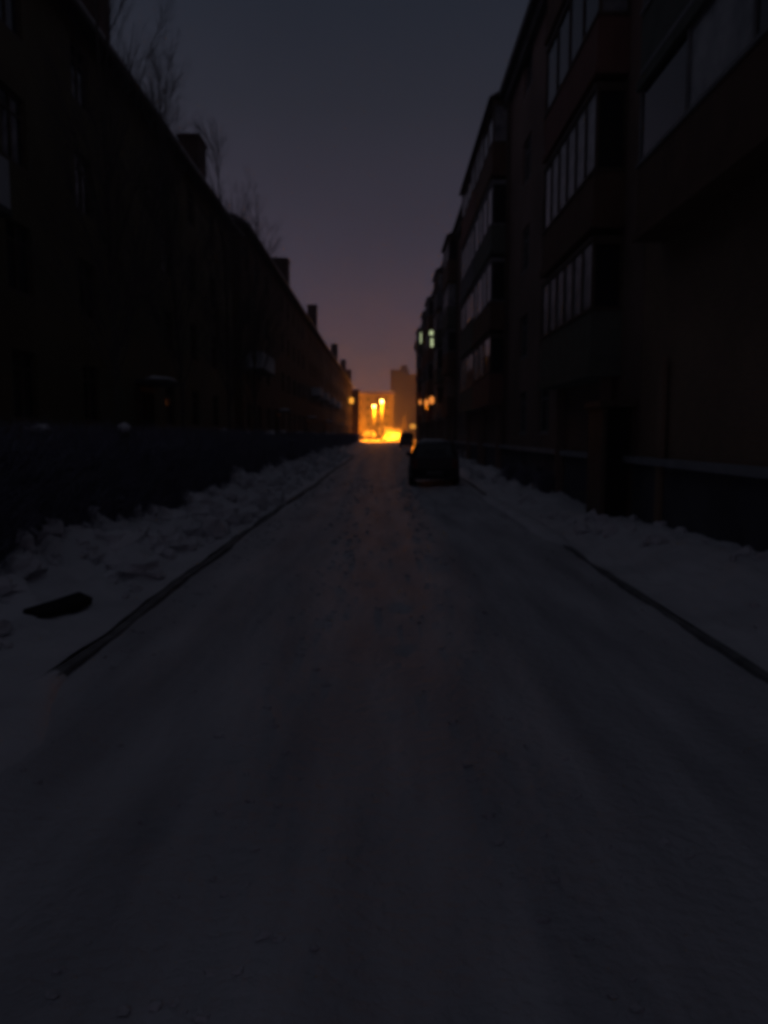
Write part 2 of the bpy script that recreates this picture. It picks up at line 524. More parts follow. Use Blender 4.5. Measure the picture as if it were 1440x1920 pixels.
PARS = ['par_red', 'par_green', 'par_grey', 'par_brown', 'par_red', 'par_brown']
def balcony(parent, yn, yf, xf, xw, k, top=False, par='par_red', gl=True, custom=None, roofz=None):
    """enclosed balcony on floor k; front plane x=xf, wall x=xw; near end yn"""
    z = floor_z(k)
    zg0, zg1 = z + 1.0, z + 2.42
    zg0 += random.choice([0, 0, -.12, .1])
    if custom: zg0, zg1 = custom
    m = MB()
    m.box(xf - .05, xw, yn - .05, yf + .05, z - .16, z)                       # slab
    m.box(xf, xf + .08, yn, yf, z, zg0)                          # parapet front
    m.box(xf + .08, xw, yn, yn + .08, z, zg0)
    m.box(xf + .08, xw, yf - .08, yf, z, zg0)
    b = m.build('balcony', M[par], parent)
    if gl:
        f = MB()
        n = random.choice([3, 4, 4, 6])
        for i in range(n + 1):
            yy = lerp(yn, yf - .06, i / n)
            f.box(xf + .005, xf + .065, yy, yy + .06, zg0, zg1)
        for i in (2,):
            xx = xw - .061
            f.box(xx, xx + .06, yn + .005, yn + .065, zg0 + .06, zg1 - .08); f.box(xx, xx + .06, yf - .065, yf - .005, zg0 + .06, zg1 - .08)
        f.box(xf - .01, xf + .08, yn, yf, zg1, zg1 + .08)
        f.box(xf + .08, xw, yn, yn + .08, zg1 - .08, zg1 + .08); f.box(xf + .08, xw, yf - .08, yf, zg1 - .08, zg1 + .08)
        f.box(xf - .03, xf + .09, yn - .02, yf + .02, zg0 - .001, zg0 + .06)
        f.box(xf + .09, xw, yn - .02, yn + .08, zg0 - .001, zg0 + .06)
        f.build('glazing_frame', M['frame'] if random.random() < .7 else M['frame_dark'], b)
        for i in range(n):
            a = lerp(yn, yf - .06, i / n) + .06; c = lerp(yn, yf - .06, (i + 1) / n)
            q = MB(); q.quad((xf + .035, a, zg0 + .06), (xf + .035, c, zg0 + .06), (xf + .035, c, zg1), (xf + .035, a, zg1))
            q.build('pane', M['curtain'] if random.random() < .5 else M['glass'], b)
        for i in range(1):
            a = xf + .12; c = xw - .02
            q = MB(); q.quad((a - .06, yn + .035, zg0 + .06), (c, yn + .035, zg0 + .06), (c, yn + .035, zg1 - .08), (a - .06, yn + .035, zg1 - .08))
            q.build('pane', M['curtain'] if random.random() < .25 else M['glass'], b)
    if top:
        rz = roofz or (zg1 + .1)
        r = MB(); r.v += [(xf - .15, yn - .1, rz), (xw, yn - .1, rz + .35), (xw, yf + .1, rz + .35), (xf - .15, yf + .1, rz),
                          (xf - .15, yn - .1, rz + .08), (xw, yn - .1, rz + .5), (xw, yf + .1, rz + .5), (xf - .15, yf + .1, rz + .08)]
        r.f += [(0, 1, 2, 3), (7, 6, 5, 4), (0, 4, 5, 1), (1, 5, 6, 2), (2, 6, 7, 3), (3, 7, 4, 0)]
        r.build('balcony_roof', M['roof'], b)
    return b

def right_block(name, y0, y1, xw, H, label, stacks, wmat, win_cols, group=None, kmin=2):
    root = tag(empty(name, (0, 0, 0)), label, 'apartment block', group)
    ops = []
    for yc in win_cols:
        for k in range(1, 6):
            z = floor_z(k) + (1.25 if k > 1 else 1.55)
            ops.append((yc - .7, yc + .7, z, z + 1.35))
    wall = wall_with_openings(y0, y1, 1.3, H, xw, 10, ops, -1).build('wall', M[wmat], root)
    pl = MB().box(xw - .05, xw + 9.9, y0 + .002, y1 - .002, -.2, 1.18); pl.build('plinth', M['plinth'], root)
    MB().box(xw - .17, xw + .1, y0 - .003, y1 + .003, 1.19, 1.31).build('ledge', M['ledge'], root)
    # basement windows
    for i, yc in enumerate(win_cols):
        bw = MB().box(xw - .07, xw - .04, yc - .4, yc + .4, .35, .75); bw.build('basement_window', M['glass'], root)
    n = 0
    for yc in win_cols:
        for k in range(1, 6):
            z = floor_z(k) + (1.25 if k > 1 else 1.55) + .675
            rr = random.random()
            gm = 'curtain' if rr < .3 else 'glass'
            lb = None
            WS.put(root, (xw + .13, yc, z), (1.4, 1.35, 'frame', gm, 2, -1), 0, lb)
    # cornice + parapet of the flat roof
    c = MB().box(xw - .38, xw + 10.2, y0 - .05, y1 + .05, H, H + .25)
    c.box(xw - .2, xw, y0 - .02, y1 + .02, H - .35, H)
    ro = c.build('roof', M['slab'], root)
    MB().box(xw - .32, xw + 10.1, y0, y1, H + .25, H + .36).build('roof_snow', M['snow'], ro)
    for yv in (y0 + 6.5, y0 + 22, y0 + 35):
        if yv < y1 - 1:
            MB().box(xw + 4, xw + 5, yv, yv + 1.6, H + .3, H + 1.4).build('vent_shaft', M['chimney'], ro)
    # downpipes
    for yd in [s[0] - .5 for s in stacks]:
        if yd > y0 + 4:
            MB().tube((xw - .10, yd, 1.35), (xw - .10, yd, H - .2), .05, .05, 8).build('downpipe', M['frame_dark'], root)
    for si, st in enumerate(stacks):
        yn, yf = st[0], st[1]
        xf = st[2] if len(st) > 2 else 4.0
        for k in range(kmin, 6):
            cu = None
            
            bb = balcony(root, yn, yf, xf, xw, k, k == 5, random.choice(PARS), (random.random() < .72 or k == 5 or (si in (0, 1) and k < 5)), cu, None)
        # support wall under the stack
        MB().box(xf + .35, xw - .06, yn + .3, yn + .5, -.2, 2.94).build('pier', M[wmat], root)
        MB().box(xf + .35, xw - .06, yf - .5, yf - .3, -.2, 2.94).build('pier', M[wmat], root)
    return root

H5 = 14.0
FL, BASE = 2.35, .3
near = right_block('apartment_block', -7, 13.95, 4.6, H5 + .1, 'nearest brown apartment block on the right, long shallow balconies over the pale plinth ledge',
                   [(-4.0, 2.6, 4.15), (5.2, 13.0, 4.12)], 'brick_ochre', [3.9], kmin=3)
FL, BASE = 2.8, .2
mid = right_block('apartment_block', 14.0, 57.0, 4.6, H5, 'long brick apartment block on the right with stacked glazed balconies behind the parked hatchback',
                  [(15.2, 20.0), (29.6, 35.2), (35.4, 41.0), (49.2, 53.6)], 'brick_red', [22.4, 25.8, 43.2, 46.4, 55.4])
far = right_block('apartment_block', 57.2, 112.0, 4.6, H5 - .1, 'farthest brick apartment block on the right with two greenish lit top windows',
                  [(59.3, 63.6), (71.3, 75.7), (79.0, 83.4), (92.0, 96.5)], 'brick_red', [58.1, 65.6, 68.6, 77.2, 85.5, 89.2, 99, 103.5, 107.5])

# lit panes of the far block (greenish kitchen light)
def lit_panel(parent, x0, x1, y, z0, z1, name='lit_pane', label=None, mt='glass_lit_green'):
    q = MB(); q.box(x0, x1, y - .06, y - .03, z0, z1)
    o = q.build(name, M[mt], parent)
    if label: o['label'] = label
    return o
lit_panel(far, 4.26, 4.60, 92.0, 12.35, 13.6, label='pale green lit window pane near the top of the block')
lit_panel(far, 4.14, 4.60, 71.3, 10.7, 11.1, label='small pale green lit upper pane')
lit_panel(far, 4.24, 4.60, 71.3, 9.65, 10.42, label='pale green lit window pane below the small one')

# porch with dark door facing the street, under the first balcony stack
porch = MB()
porch.box(3.98, 4.06, 14.1, 15.1, -.1, 2.2); porch.box(4.52, 4.60, 14.1, 15.1, -.1, 2.2)
porch.box(3.90, 4.60, 14.0, 15.12, 2.2, 2.32)
po = porch.build('porch', M['frame_dark'], mid)
MB().box(4.07, 4.51, 14.3, 14.36, 0, 2.19).build('door', M['door'], po)

# ------------------------------------------------------------------ left-hand buildings
def left_block(y0, y1, eave, label, wmat, chims, bals, nfl=4, xw=-8.0, step=3.9, lit=None, skip=()):
    root = tag(empty('apartment_house', (0, 0, 0)), label, 'apartment house')
    fh = (eave - 1.2) / nfl
    cols = []
    y = y0 + 2.0
    while y < y1 - 1.2:
        if not any(abs(y - s) < 1.6 for s in skip): cols.append(y)
        y += step
    ops = []
    for yc in cols:
        for k in range(nfl):
            z = 1.2 + k * fh + .85
            ops.append((yc - .6, yc + .6, z, z + 1.5))
    wall_with_openings(y0, y1, .9, eave, xw, 11, ops, 1).build('wall', M[wmat], root)
    MB().box(xw - 10.9, xw + .06, y0 + .003, y1 - .003, -.2, .88).build('plinth', M['plinth'], root)
    for yc in cols:
        for k in range(nfl):
            z = 1.2 + k * fh + .85 + .75
            WS.put(root, (xw - .13, yc, z), (1.2, 1.5, 'frame_dark', 'glass', 2, 1))
    # pitched roof with overhang, gutter
    r = MB(); ov = .5; rz = eave + 3.3; xm = xw - 5.5
    prof = [(xw + ov, eave - .02), (xm, rz), (xw - 11 - ov, eave - .02), (xw - 11 - ov, eave - .2), (xm, rz - .2), (xw + ov, eave - .2)]
    for yy in (y0 - .3, y1 + .3):
        for p in prof: r.v.append((p[0], yy, p[1]))
    r.f += [(0, 1, 4, 5), (1, 2, 3, 4), (11, 10, 7, 6), (10, 9, 8, 7)]
    for i in range(6):
        j = (i + 1) % 6
        r.f.append((i, i + 6, j + 6, j))
    ro = r.build('roof', M['roof'], root)
    gb = MB()
    for yy in (y0 + .002, y1 - .002):
        gb.quad((xw - .001, yy, eave - .2), (xm, yy, rz - .2), (xw - 10.99, yy, eave - .2))
    gb.build('gable', M[wmat], root)
    MB().tube((xw + ov + .06, y0 - .3, eave - .1), (xw + ov + .06, y1 + .3, eave - .1), .08, .08, 8).build('gutter', M['gutter'], ro)
    # snow left on the slope above the gutter
    s = MB(); s.v += [(xw + ov - .02, y0 - .28, eave + .01), (xw + ov - .9, y0 - .28, eave + .53), (xw + ov - .9, y1 + .28, eave + .53), (xw + ov - .02, y1 + .28, eave + .01),
                      (xw + ov - .02, y0 - .28, eave + .12), (xw + ov - .9, y0 - .28, eave + .62), (xw + ov - .9, y1 + .28, eave + .62), (xw + ov - .02, y1 + .28, eave + .12)]
    s.f += [(3, 2, 1, 0), (4, 5, 6, 7), (0, 1, 5, 4), (1, 2, 6, 5), (2, 3, 7, 6), (3, 0, 4, 7)]
    s.build('roof_snow', M['snow'], ro)
    for (yc, xr, xl, top, d) in chims:
        c = MB().box(xl, xr, yc, yc + d, eave - .1, top)
        c.box(xl - .07, xr + .07, yc - .07, yc + d + .07, top, top + .14)
        ch = c.build('chimney', M['chimney'], ro)
        MB().ball(((xl + xr) / 2, yc + d / 2, top + .14), (xr - xl) / 2 + .03, d / 2 + .03, .16, 12, 6, .3, yc).build('snow_cap', M['snow'], ch, smooth=True)
    for (ya, yb, z, hh) in bals:
        m = MB().box(xw + .001, xw + 1.0, ya, yb, z - .12, z)
        b = m.build('balcony', M['slab'], root)
        q = MB().box(xw + .92, xw + .97, ya, yb, z + .003, z + hh); q.box(xw + .001, xw + .92, ya, ya + .05, z + .003, z + hh); q.box(xw + .001, xw + .92, yb - .05, yb, z + .003, z + hh)
        q.build('parapet', M['par_pale'], b)
    # entrance doors with hoods
    for yc in skip:
        fr = MB().box(xw + .002, xw + .10, yc - .75, yc + .75, .9, 3.25).build('door_frame', M['frame_dark'], root)
        MB().box(xw + .101, xw + .14, yc - .6, yc + .6, .92, 3.1).build('door', M['door'], fr)
        hd = MB().box(xw + .001, xw + 1.1, yc - 1.0, yc + 1.0, 3.35, 3.47).build('door_hood', M['slab'], root)
        MB().ball((xw + .55, yc, 3.47), .52, .95, .16, 12, 6, .3, yc, zmin=0).build('snow_cap', M['snow'], hd, smooth=True)
    return root

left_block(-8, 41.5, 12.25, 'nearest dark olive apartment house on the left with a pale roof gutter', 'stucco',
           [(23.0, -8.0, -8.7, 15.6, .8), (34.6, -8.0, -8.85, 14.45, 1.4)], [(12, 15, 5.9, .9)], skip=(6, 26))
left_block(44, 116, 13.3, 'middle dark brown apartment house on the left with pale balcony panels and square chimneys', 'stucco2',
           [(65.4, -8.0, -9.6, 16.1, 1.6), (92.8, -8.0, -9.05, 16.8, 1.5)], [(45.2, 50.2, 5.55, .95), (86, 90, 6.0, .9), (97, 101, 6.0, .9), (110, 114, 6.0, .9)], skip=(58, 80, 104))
lb3 = left_block(118, 194, 13.4, 'farthest apartment house on the left, next to the street lamps, with one lit yellow window', 'stucco2',
           [(134, -8.0, -9.1, 17.0, 1.5), (163, -8.0, -9.1, 17.1, 1.5), (190, -8.0, -9.3, 17.3, 1.5)], [(124, 128, 6.0, .9)], skip=(140, 172))
o = MB().box(-8.0, -7.1, 180.1, 180.2, 8.9, 10.2).build('lit_bay_window', M['glass_lit_orange'], lb3); o['label'] = 'yellow lit bay window'
MB().box(-8.0, -7.05, 180.21, 181.7, 8.6, 10.3).build('bay', M['stucco2'], lb3)

en = MB().box(-16, -6.3, 194.2, 202, -.1, 12.6).build('end_wing', M['stucco2'], lb3)
MB().box(-16.2, -6.1, 194.0, 202.2, 12.6, 12.9).build('roof', M['roof'], en)

# ------------------------------------------------------------------ far buildings
fb = tag(empty('far_house'), 'orange lit pale house closing the street behind the two street lamps', 'house')
MB().box(-48, 3.4, 280, 292, -.1, 16.4).build('wall', M['far_wall'], fb)
for i in range(15):
    for k in range(5):
        x = -46 + i * 3.3
        if x > 2: continue
        f = MB().box(x, x + 1.5, 279.93, 280, 1.7 + k * 2.95, 3.35 + k * 2.95).build('window', M['frame'], fb)
        MB().box(x + .1, x + 1.4, 279.9, 279.929, 1.8 + k * 2.95, 3.25 + k * 2.95).build('pane', M['far_glass'], f)
r = MB()
for x in (-48.4, 3.8):
    r.v += [(x, 279.4, 16.4), (x, 286, 17.6), (x, 292.6, 16.4)]
r.f += [(0, 1, 4, 3), (1, 2, 5, 4), (0, 2, 1), (3, 4, 5), (0, 3, 5, 2)]
r.build('roof', M['snow'], fb)

tw = tag(empty('tower_block'), 'tall dark tower block far beyond the street end with a box on its roof', 'tower block')
m = MB().box(3.6, 13.4, 420, 436, -.1, 36.0)
m.box(13.4, 28, 424, 436, -.1, 34.4)
m.build('wall', M['tower_wall'], tw)
ro = MB().box(3.4, 13.6, 419.8, 436.2, 36.0, 36.5).build('roof', M['roof'], tw)
MB().box(9.0, 12.6, 422, 432, 36.5, 39.0).build('roof_box', M['roof'], ro)
for k in range(11):
    for i in range(3):
        x = 4.5 + i * 3.0
        f = MB().box(x, x + 1.7, 419.93, 420, 1.6 + k * 3.1, 3.2 + k * 3.1).build('window', M['frame'], tw)
        MB().box(x + .1, x + 1.6, 419.9, 419.929, 1.7 + k * 3.1, 3.1 + k * 3.1).build('pane', M['far_glass'], f)
    for i in range(4):
        x = 14.4 + i * 3.3
        f = MB().box(x, x + 1.6, 423.93, 424, 1.5 + k * 3.0, 3.1 + k * 3.0).build('window', M['frame'], tw)
        MB().box(x + .1, x + 1.5, 423.9, 423.929, 1.6 + k * 3.0, 3.0 + k * 3.0).build('pane', M['far_glass'], f)

# ------------------------------------------------------------------ street lamps
SOD = (1.0, .26, .008)
def street_lamp(x, y, h, label, power):
    root = tag(empty('street_lamp', (x, y, 0)), label, 'street lamp', 'tall sodium street lamps at the street end')
    MB().tube((0, 0, -.05), (0, 0, h - .35), .16, .09, 12).build('pole', M['pole'], root, smooth=True)
    MB().tube((0, 0, 0), (0, 0, .7), .22, .18, 12).build('base', M['pole'], root, smooth=True)
    MB().tube((0, 0, h - .4), (0, -1.5, h + .4), .06, .05, 8).build('arm', M['pole'], root)
    hd = MB().tube((0, -1.5, h + .46), (0, -1.5, h + .56), .40, .22, 14).build('lamp_hood', M['post'], root)
    MB().ball((0, -1.5, h - .05), .48, .48, .42, 16, 10).build('lamp_glass', M['lamp'], root, smooth=True)
    ld = bpy.data.lights.new('street_lamp_light', 'POINT')
    ld.energy = power * .15; ld.color = SOD; ld.shadow_soft_size = .1
    lo = bpy.data.objects.new('street_lamp_light', ld); col.objects.link(lo)
    lo.parent = root; lo.location = (0, -1.5, h - .56)
    sd = bpy.data.lights.new('street_lamp_beam', 'SPOT')
    sd.energy = power * 2.2; sd.color = SOD; sd.shadow_soft_size = .1; sd.spot_size = R(125); sd.spot_blend = .6
    so_ = bpy.data.objects.new('street_lamp_beam', sd); col.objects.link(so_)
    so_.parent = root; so_.location = (0, -1.6, h - .56)
    bd = bpy.data.lights.new('street_lamp_beam', 'SPOT')
    bd.energy = power * 2.2; bd.color = SOD; bd.shadow_soft_size = .1; bd.spot_size = R(168); bd.spot_blend = .35
    bo = bpy.data.objects.new('street_lamp_beam', bd); col.objects.link(bo)
    bo.parent = root; bo.location = (0, -1.4, h - .58); bo.rotation_euler = (R(62), 0, 0)
    return root
street_lamp(-.57, 205, 10.4, 'taller street lamp on the right of the pair, glowing above the white van', 21000)
street_lamp(-3.0, 238, 10.3, 'lower looking street lamp on the left of the pair, farther away', 27000)

def wall_lamp(x, y, z, xw, label):
    root = tag(empty('wall_lamp', (x, y, z)), label, 'wall lamp', 'small orange lamps along the right block')
    MB().tube((0, 0, .1), (xw - x, .25, .0), .025, .025, 6).build('bracket', M['post'], root)
    MB().ball((0, 0, 0), .2, .2, .3, 12, 8).build('lamp_glass', M['lamp_small'], root, smooth=True)
wall_lamp(4.30, 91.6, 5.5, 4.6, 'small orange wall lamp nearest the street end, leftmost of three')
wall_lamp(3.88, 71.0, 4.6, 4.1, 'small orange wall lamp in the middle of three')
wall_lamp(3.62, 59.0, 4.3, 4.1, 'small orange wall lamp rightmost and highest of three')

lt = tag(empty('park_lantern', (4.75, 128, 0)), 'round orange globe lantern on a short post beyond the dark van', 'lantern')
MB().tube((0, 0, 0), (0, 0, 2.75), .07, .05, 8).build('post', M['post'], lt)
MB().ball((0, 0, 3.05), .5, .5, .4, 16, 10).build('globe', M['lantern'], lt, smooth=True)

# ------------------------------------------------------------------ vehicles
def vehicle(name, loc, rz, L, W, st, paint, label, cat, winst, rear_glass, front_glass, wheel_r=.3, group=None, snow=True, belt_ratio=None):
    """st: list of (y, halfw, zbot, zbelt, zroof, halfw_roof) from rear (y=0) to front (y=L)"""
    root = tag(empty(name, loc, rz), label, cat, group)
    m = MB()
    n = None
    for (y, hw, zb, zl, zr, hr) in st:
        ring = [(hw * .86, zb), (hw * .98, zb + .12), (hw, (zb + zl) / 2), (hw * .985, zl), (hr, zr - .07), (hr * .93, zr - .015), (hr * .5, zr + .015)]
        ring = ring + [(-x, z) for x, z in reversed(ring)]
        n = len(ring)
        m.v += [(x, y, z) for x, z in ring]
    for j in range(len(st) - 1):
        for i in range(n):
            k = (i + 1) % n
            m.f.append((j * n + i, j * n + k, (j + 1) * n + k, (j + 1) * n + i))
    m.f.append(tuple(reversed(range(n)))); m.f.append(tuple(range((len(st) - 1) * n, len(st) * n)))
    body = m.build('body', M[paint], root, smooth=False, bevel=.03)
    # side glass
    for (a, b, ia, ib) in winst:
        for sgn in (-1, 1):
            def P(yy, t):
                for j in range(len(st) - 1):
                    if st[j][0] <= yy <= st[j + 1][0]:
                        u = (yy - st[j][0]) / (st[j + 1][0] - st[j][0])
                        s1 = [lerp(st[j][q], st[j + 1][q], u) for q in range(6)]
                        break
                x = lerp(s1[1] * .985, s1[5], t) + .012; z = lerp(s1[3], s1[4] - .07, t)
                return (x * sgn, yy, z)
            q = MB(); q.quad(P(a, .06), P(b, .06), P(ib, .88), P(ia, .88))
            q.build('side_window', M['car_glass'], root)
    def glass(pts, nm):
        q = MB(); q.quad(*pts); q.build(nm, M['car_glass'], root)
    glass(rear_glass, 'rear_window'); glass(front_glass, 'windscreen')
    # bumpers
    hw = st[0][1]
    MB().box(-hw * .95, hw * .95, -.10, .06, st[0][2] + .05, st[0][2] + .30).build('bumper', M['plastic'], root, bevel=.03)
    MB().box(-hw * .95, hw * .95, L - .06, L + .10, st[0][2] + .05, st[0][2] + .30).build('bumper', M['plastic'], root, bevel=.03)
    zl = st[1][3]
    for sgn in (-1, 1):
        x = sgn * hw * .86
        MB().box(x - .08, x + .08, -.04, .05, zl - .32, zl - .04).build('tail_light', M['red_lens'], root, bevel=.01)
        MB().box(x - .12, x + .12, L - .05, L + .03, zl - .34, zl - .2).build('headlight', M['white_lens'], root, bevel=.01)
        xm = sgn * (hw + .09)
        MB().box(xm - .08, xm + .08, L * .64, L * .64 + .08, zl + .02, zl + .16).build('mirror', M['plastic'], root, bevel=.02)
    MB().box(-.26, .26, -.125, -.10, st[0][2] + .13, st[0][2] + .24).build('number_plate', M['plate'], root)
    for sgn in (-1, 1):
        for yy in (L * .19, L * .80):
            x = sgn * (W / 2 - .09)
            t = MB().tube((x - .10, yy, wheel_r), (x + .10, yy, wheel_r), wheel_r, wheel_r, 24).build('wheel', M['rubber'], root)
            MB().tube((x + sgn * .095, yy, wheel_r), (x + sgn * .112, yy, wheel_r), wheel_r * .6, wheel_r * .58, 16).build('rim', M['rim'], t)
    if snow:
        zr = max(s[4] for s in st)
        ys_ = [s[0] for s in st if s[4] > zr - .06]
        y0, y1 = min(ys_), max(ys_)
        hr = st[2][5]
        MB().ball((0, (y0 + y1) / 2, zr - .0), hr * .88, (y1 - y0) / 2 * .95, .07, 16, 6, .25, L).build('roof_snow', M['snow'], root, smooth=True)
    return root

# small boxy hatchback seen from behind
hb = [(0, .76, .28, .92, .93, .72), (.05, .80, .24, .93, .98, .70), (.32, .82, .22, .94, 1.42, .60), (.6, .82, .22, .94, 1.48, .62), (2.1, .83, .22, .95, 1.47, .62),
      (2.75, .82, .22, .95, .99, .74), (3.45, .79, .24, .90, .92, .70), (3.7, .72, .30, .78, .80, .62)]
vehicle('parked_car', (1.66, 25.2, 0), R(-1.5), 3.7, 1.66, hb, 'paint_dark', 'dark hatchback seen from behind, parked on the right side of the road', 'car',
        [(.62, 1.35, .66, 1.35), (1.42, 2.5, 1.42, 2.08)],
        [(-.60, .055, 1.0), (.60, .055, 1.0), (.52, .285, 1.38), (-.52, .285, 1.38)],
        [(-.64, 2.76, 1.02), (.64, 2.76, 1.02), (.56, 2.16, 1.44), (-.56, 2.16, 1.44)])
van = [(0, .86, .34, 1.1, 1.86, .78), (.05, .90, .30, 1.1, 1.92, .80), (.5, .92, .28, 1.1, 1.95, .80), (3.2, .92, .28, 1.1, 1.93, .80), (3.9, .92, .28, 1.1, 1.22, .84), (4.5, .85, .3, .95, 1.0, .75)]
vehicle('parked_van', (2.95, 99, 0), 0, 4.5, 1.86, van, 'paint_grey', 'dark grey van parked farther along the right, tail towards us', 'van',
        [(.3, 1.5, .35, 1.5), (1.6, 2.5, 1.6, 2.5), (2.6, 3.5, 2.6, 3.3)],
        [(-.66, -.012, 1.2), (.66, -.012, 1.2), (.62, .0, 1.75), (-.62, .0, 1.75)],
        [(-.7, 3.9, 1.28), (.7, 3.9, 1.28), (.66, 3.28, 1.86), (-.66, 3.28, 1.86)], wheel_r=.34)
wh = [(0, .86, .34, 1.15, 2.0, .80), (.05, .92, .30, 1.15, 2.06, .82), (.5, .95, .28, 1.15, 2.1, .82), (3.7, .95, .28, 1.15, 2.06, .82), (4.3, .95, .28, 1.12, 1.26, .86), (4.9, .88, .3, .98, 1.04, .78)]
vehicle('parked_van', (4.35, 211, 0), R(90), 4.9, 1.9, wh, 'paint_white', 'white van standing crosswise, brightly lit under the street lamps', 'van',
        [(2.7, 3.6, 2.7, 3.55), (3.7, 4.1, 3.7, 3.85)],
        [(-.66, -.012, 1.25), (.66, -.012, 1.25), (.62, .0, 1.85), (-.62, .0, 1.85)],
        [(-.7, 4.3, 1.32), (.7, 4.3, 1.32), (.66, 3.78, 1.98), (-.66, 3.78, 1.98)], wheel_r=.34)

# ------------------------------------------------------------------ trees
def bare_tree(loc, h, spread, label, seed, lean=0, group=None, levels=4, cat='tree', name='bare_tree', r0=None, mt='twig'):
    rnd = random.Random(seed)
    root = tag(empty(name, loc), label, cat, group)
    tr = MB(); cr_ = MB()
    r0 = r0 or h * .0062
    def branch(p, d, L, r, lvl, mesh):
        n = 4 if lvl < 2 else 3
        sides = 8 if lvl == 0 else (5 if lvl == 1 else 3)
        pts = [p]
        for i in range(n):
            d = (d + Vector((rnd.uniform(-1, 1), rnd.uniform(-1, 1), rnd.uniform(-.2, .6))) * (.05 if lvl == 0 else .16)).normalized()
            pts.append(pts[-1] + d * (L / n))
        for i in range(n):
            ra = r * (1 - .75 * i / n); rb = r * (1 - .75 * (i + 1) / n)
            mesh.tube(pts[i], pts[i + 1], ra, rb, sides, cap=False)
        if lvl < levels:
            k = [38, 10, 8, 5][min(lvl, 3)]
            for j in range(k):
                t = rnd.uniform(.22 if lvl == 0 else .15, 1.0)
                i = min(int(t * n), n - 1); q = pts[i].lerp(pts[i + 1], t * n - i)
                a = rnd.uniform(0, 2 * math.pi)
                dd = (pts[i + 1] - pts[i]).normalized()
                side = dd.orthogonal().normalized()
                side = (Matrix.Rotation(a, 3, dd) @ side)
                up = .95 if lvl == 0 else .9
                nd = (dd * up + side * spread * rnd.uniform(.7, 1.3)).normalized()
                ll = L * (.34 if lvl == 0 else .52) * (1.15 - .75 * t) * rnd.uniform(.8, 1.2)
                branch(q, nd, ll, r * (.34 if lvl == 0 else .45) * (1.1 - .6 * t), lvl + 1, cr_)
    branch(Vector((0, 0, -.1)), Vector((lean, 0, 1)).normalized(), h, r0, 0, tr)
    tr.build('trunk', M['bark'], root)
    cr_.build('crown', M[mt], root)
    return root
G = 'slender bare trees between the hedge and the left houses'
bare_tree((-5.7, 16.6, 0), 12.2, .40, 'tallest bare tree on the left, its top running out of the photo', 11, .0, G)
bare_tree((-5.6, 21.6, 0), 11.0, .34, 'narrow bare tree on the left whose faint tip stands beside the near chimney', 12, .0, G)
bare_tree((-5.5, 27.8, 0), 11.3, .34, 'pointed bare tree on the left rising clear above the roof edge', 13, .0, G)
bare_tree((-5.4, 33.0, 0), 10.8, .48, 'bushy bare tree on the left just reaching the roof edge', 14, .0, G)
G2 = 'bare trees under the lamps at the street end'
bare_tree((-5.6, 206, 0), 7.0, .8, 'small bare tree left of the lamps', 21, 0, G2, 3)
bare_tree((5.0, 212, 0), 6.6, .9, 'small bare tree behind the white van', 22, 0, G2, 3)
bare_tree((6.3, 132, 0), 5.2, .8, 'small bare tree beside the round lantern', 23, 0, G2, 3)
bare_tree((10.5, 215, 0), 11.0, .7, 'larger bare tree right of the lamps before the tower', 24, 0, G2, 3)

# shrubs
def shrub(loc, rw, h, label, seed, n=160, group=None, snowy=0.0, name='shrub', mt='hedge'):
    rnd = random.Random(seed)
    root = tag(empty(name, loc), label, 'shrub', group)
    m = MB(); s = MB()
    for i in range(n):
        a = rnd.uniform(0, 2 * math.pi); rr = rw * math.sqrt(rnd.random())
        p = Vector((rnd.uniform(-.15, .15) * rw, rnd.uniform(-.15, .15) * rw, 0))
        q = Vector((rr * math.cos(a), rr * math.sin(a), h * rnd.uniform(.55, 1.0) * (1 - .35 * (rr / rw) ** 2)))
        mid_ = p.lerp(q, .5) + Vector((rnd.uniform(-.1, .1), rnd.uniform(-.1, .1), .05))
        m.tube(p, mid_, .012, .008, 3, False); m.tube(mid_, q, .008, .003, 3, False)
        for _ in range(4):
            t = rnd.uniform(.2, 1); c = mid_.lerp(q, t)
            e = c + Vector((rnd.uniform(-1, 1), rnd.uniform(-1, 1), rnd.uniform(0, 1))) * .28 * h / 1.5
            m.tube(c, e, .005, .002, 3, False)
        if rnd.random() < snowy:
            c = mid_.lerp(q, .9); s.ball(tuple(c), .16 * rw, .16 * rw, .09, 8, 5, .5, i)
    m.build('twigs', M[mt], root)
    if s.v: s.build('snow_clumps', M['snow'], root, smooth=True)
    return root
shrub((3.92, 21.2, .15), .32, .75, 'small dark bare shrub in the snow by the right block', 31, 120)
shrub((4.2, 19.9, .15), .4, .7, 'larger dark bare shrub against the right block wall', 32, 200)
shrub((4.15, 24.5, .15), .5, .7, 'low spreading bare shrub behind the small one at the right wall', 36, 200)
G3 = 'snow covered shrubs lit by the street lamps'
for i, (x, y, rw, h, lb) in enumerate([(-.1, 214.5, 1.5, 4.6, 'snowy lit shrub rising left behind the white van'),
                                      (1.8, 214.8, 1.6, 4.0, 'snowy lit shrub in the middle behind the white van'),
                                      (3.9, 215.0, 1.5, 3.7, 'snowy lit shrub at the right behind the white van'),
                                      (-4.0, 214, 1.9, 3.2, 'snowy orange lit shrub left of the lamp posts'),
                                      (-4.6, 128, 1.2, 2.2, 'snowy orange lit shrub at the end of the left hedge'),
                                      (5.9, 121, 1.0, 2.6, 'snowy orange lit shrub at the corner of the right block')]):
    shrub((x, y, -.02), rw, h, lb, 40 + i, 120, G3, .55)

